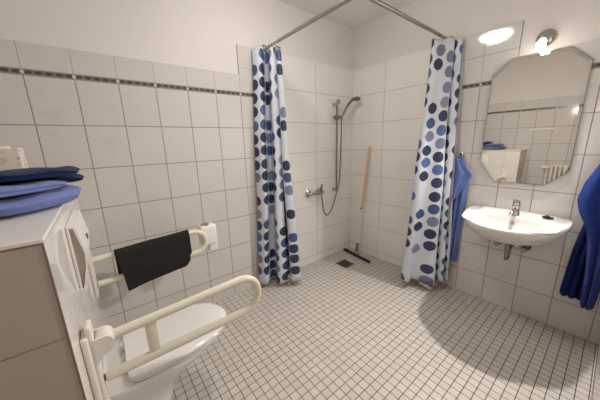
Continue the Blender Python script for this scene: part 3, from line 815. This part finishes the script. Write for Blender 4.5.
def hanging(name, mat, label, cols, zs, thick=.007, wob=.012, freq=3.0, seed=0):
    """cols(s) -> list of plan points (x, y) for the height fraction s"""
    rows = []
    for k, z in enumerate(zs):
        s = k/(len(zs)-1); c = smooth_path([(x, y, 0) for x, y in cols(s)], 6)
        rows.append([(min(p.x, -.012), p.y, z+.004*math.sin(i*.7+seed)*s) for i, p in enumerate(c)])
    o = finish(name, sheet(rows, thick), mat, smooth=70)
    return o
def lerp(a, b, t): return a+(b-a)*t
def cols_blue(s):
    e = min(1, s*4)**.7; 
    y0 = lerp(-1.165, -1.135, e); y1 = lerp(-1.185, -1.248, e) if s < .25 else lerp(-1.248, -1.232, min(1, (s-.25)*2))
    y1 += .0
    d = lerp(.020, .048, e)
    return [(-.016, y0), (-.016-d*.8, lerp(y0, y1, .15)), (-.014-d*.35, lerp(y0, y1, .33)), (-.016-d, lerp(y0, y1, .5)), (-.014-d*.4, lerp(y0, y1, .66)), (-.016-d*.9, lerp(y0, y1, .85)), (-.016, y1)]
zs = [1.185-.91*(k/28)**1.05 for k in range(29)]
t = thing('hanging_towel', 'light blue towel hanging from the hook between curtain and washbasin', 'towel', (-.04, -1.18, 1.18))
under(hanging('towel_cloth', M['blue2'], '', cols_blue, zs), t)
def cols_flap(s):
    w = lerp(.012, .125, min(1, s*2.6)) if s < .385 else lerp(.125, .03, (s-.385)/.615)
    return [(-.060, -1.160), (-.078, -1.160-w*.3), (-.066, -1.160-w*.6), (-.070, -1.160-w)]
zs = [1.178-.34*(k/16) for k in range(17)]
o = under(hanging('towel_corner', M['blue2'], '', cols_flap, zs, thick=.006), t)

YH = -1.985
hook(-.0005, YH, 1.335, 'chrome double hook holding the large royal blue towel')
def table(s, T):
    for (a, u), (b, v) in zip(T, T[1:]):
        if s <= b: return lerp(u, v, (s-a)/(b-a) if b > a else 0)
    return T[-1][1]
def cols_big(s):
    y0 = table(s, [(0, -1.975), (.25, -1.93), (.45, -1.925), (.7, -1.895), (1, -1.88)])
    y1 = table(s, [(0, -1.995), (.25, -2.03), (1, -2.015)])
    d = table(s, [(0, .02), (.3, .045), (1, .055)])
    f = [0, .12, .28, .42, .58, .72, .88, 1]; a = [.15, .85, .45, 1.0, .35, .95, .4, .1]
    return [(-.016-d*aa, lerp(y0, y1, ff)) for ff, aa in zip(f, a)]
zs = [1.325-1.04*(k/34)**1.02 for k in range(35)]
t = thing('hanging_towel', 'large royal blue towel hanging at the right edge beside the washbasin', 'towel', (-.05, YH, 1.3))
under(hanging('towel_cloth', M['royal2'], '', cols_big, zs, thick=.008), t)
def cols_front(s):
    y0 = table(s, [(0, -1.975), (.15, -1.93), (.28, -1.882), (.37, -1.868), (.44, -1.885), (.52, -1.925), (.62, -1.952), (.8, -1.972), (1, -1.982)])
    y1 = table(s, [(0, -1.995), (.3, -2.07), (.5, -2.064), (.7, -2.05), (1, -2.035)])
    f = [0, .2, .4, .62, .82, 1]; a = [.075, .115, .085, .125, .095, .075]
    k = lerp(.45, 1, min(1, s*3))
    return [(-.012-aa*k, lerp(y0, y1, ff)) for ff, aa in zip(f, a)]
zs = [1.335-1.06*(k/40)**1.02 for k in range(41)]
under(hanging('towel_front_fold', M['royal'], '', cols_front, zs, thick=.008), t)

# ------------------------------------------------------------------ seen in the mirror: radiator and hook rail
t = thing('column_radiator', 'white column radiator on the wall reflected in the mirror', 'radiator', (XL, -1.75, .3))
def fin(n, bm, m, **k): return under(finish(n, bm, m, **k), t)
RY0, RY1, RZ0, RZ1 = -2.04, -1.50, .32, .90
for i in range(12):
    y = RY1-.022-.045*i
    bm = bmesh.new()
    for x in (XL+.045, XL+.085): tube(bm, [(x, y, RZ0), (x, y, RZ1)], .0125, 12)
    lathe(bm, [(.016, -.020), (.020, -.012), (.020, .012), (.016, .020)], (XL+.065, y, RZ1-.01), 'y', 16); lathe(bm, [(.016, -.020), (.020, -.012), (.020, .012), (.016, .020)], (XL+.065, y, RZ0+.01), 'y', 16)
    box(bm, XL+.045, XL+.085, y-.012, y+.012, RZ1-.03, RZ1+.010, bev=.006); box(bm, XL+.045, XL+.085, y-.012, y+.012, RZ0-.010, RZ0+.03, bev=.006)
    fin('radiator_column', bm, M['radiator'], smooth=50)
bm = bmesh.new(); lathe(bm, [(.010, .0), (.014, .02), (.022, .03), (.022, .075), (.018, .085)], (XL+.065, RY1+.0, RZ1-.03), 'y', 18); fin('radiator_valve', bm, M['plastic'], smooth=40)
bm = bmesh.new(); tube(bm, [(XL+.065, RY1+.03, RZ1-.03), (XL+.065, RY1+.03, .0)], .008, 10); fin('radiator_pipe', bm, M['radiator'], smooth=50)
for y in (-1.60, -1.95):
    for z in (.45, .80):
        bm = bmesh.new(); box(bm, XL+.0005, XL+.04, y-.010, y+.010, z-.012, z+.012); fin('wall_bracket', bm, M['radiator'])
t = thing('hook_rail', 'small white hook rail on the tiled wall reflected in the mirror', 'hook rail', (XL, -1.32, 1.43))
bm = bmesh.new(); box(bm, .0005, .010, -.14, .14, -.012, .012, bev=.003); finish('rail_board', bm, M['plastic'], t)
for i in range(5):
    bm = bmesh.new(); tube(bm, smooth_path([(.008, -.11+.055*i, 0), (.028, -.11+.055*i, -.006), (.034, -.11+.055*i, .010)], 3), .0045, 8); finish('peg', bm, M['plastic'], t, smooth=50)

# pieces that belong to one part of a thing hang under that part
bpy.context.view_layer.update()
def base(o): return o.name.split('.')[0]
def nest(thing_kind, child_kind, part_kind, label=None):
    for t in [o for o in bpy.data.objects if o.parent is None and base(o) == thing_kind]:
        parts = [c for c in t.children if base(c) == part_kind]
        for c in [c for c in t.children if base(c) == child_kind]:
            if not parts: continue
            c_c = c.matrix_world @ (sum((Vector(q) for q in c.bound_box), Vector())/8)
            p = min(parts, key=lambda q: ((q.matrix_world @ (sum((Vector(w) for w in q.bound_box), Vector())/8))-c_c).length)
            mw = c.matrix_world.copy(); c.parent = p; c.matrix_parent_inverse = p.matrix_world.inverted() @ mw @ c.matrix_basis.inverted()
            if label: c['label'] = label
nest('toilet', 'lid_hinge', 'toilet_lid'); nest('toilet', 'fixing_cap', 'toilet_bowl', 'chrome fixing cap')
nest('flush_housing', 'push_button', 'front_cover', 'grey metal button')
nest('folding_grab_rail', 'end_plug', 'rail_tube', 'black end plug'); nest('folding_grab_rail', 'chrome_button', 'roll_holder_housing', 'chrome button')
nest('floor_squeegee', 'rubber_blade', 'blade_holder'); nest('floor_squeegee', 'clamp_screw', 'lower_handle', 'black clamp screw')
nest('washbasin', 'overflow_ring', 'basin_bowl', 'chrome overflow ring'); nest('washbasin', 'waste_plug', 'basin_bowl', 'chrome waste plug')
nest('shower_riser_rail', 'top_knob', 'riser_tube'); nest('shower_riser_rail', 'shower_head', 'hand_shower_handle')
nest('angle_valve', 'valve_knob', 'valve_body'); nest('column_radiator', 'radiator_pipe', 'radiator_valve')

# ------------------------------------------------------------------ camera
cam = bpy.data.cameras.new('camera'); co = bpy.data.objects.new('camera', cam); COL.objects.link(co)
cam.sensor_width = 36; cam.sensor_fit = 'HORIZONTAL'; cam.lens = 250.6575/600*36; cam.clip_start = .02
ya, pt, ro = (math.radians(a) for a in (-38.2175, -13.0142, -1.5372))
fv = Vector((-math.sin(ya)*math.cos(pt), math.cos(ya)*math.cos(pt), math.sin(pt)))
r0 = Vector((math.cos(ya), math.sin(ya), 0)); u0 = r0.cross(fv)
rv = r0*math.cos(ro)+u0*math.sin(ro); uv_ = -r0*math.sin(ro)+u0*math.cos(ro)
mm = Matrix((rv, uv_, -fv)).transposed().to_4x4()
mm.translation = Vector((-9.4417, -7.9374, 5.3473))*.25
co.matrix_world = mm
sc.camera = co

# ------------------------------------------------------------------ world and view
w = bpy.data.worlds.new('world'); sc.world = w; w.use_nodes = True
w.node_tree.nodes['Background'].inputs[0].default_value = (.8, .8, .8, 1); w.node_tree.nodes['Background'].inputs[1].default_value = .0
vs = sc.view_settings
vs.view_transform = 'Standard'; vs.look = 'None'; vs.gamma = 1; vs.use_curve_mapping = False
vs.exposure = -.08
sc.cycles.use_denoising = True
sc.cycles.max_bounces = 10; sc.cycles.diffuse_bounces = 6; sc.cycles.glossy_bounces = 5
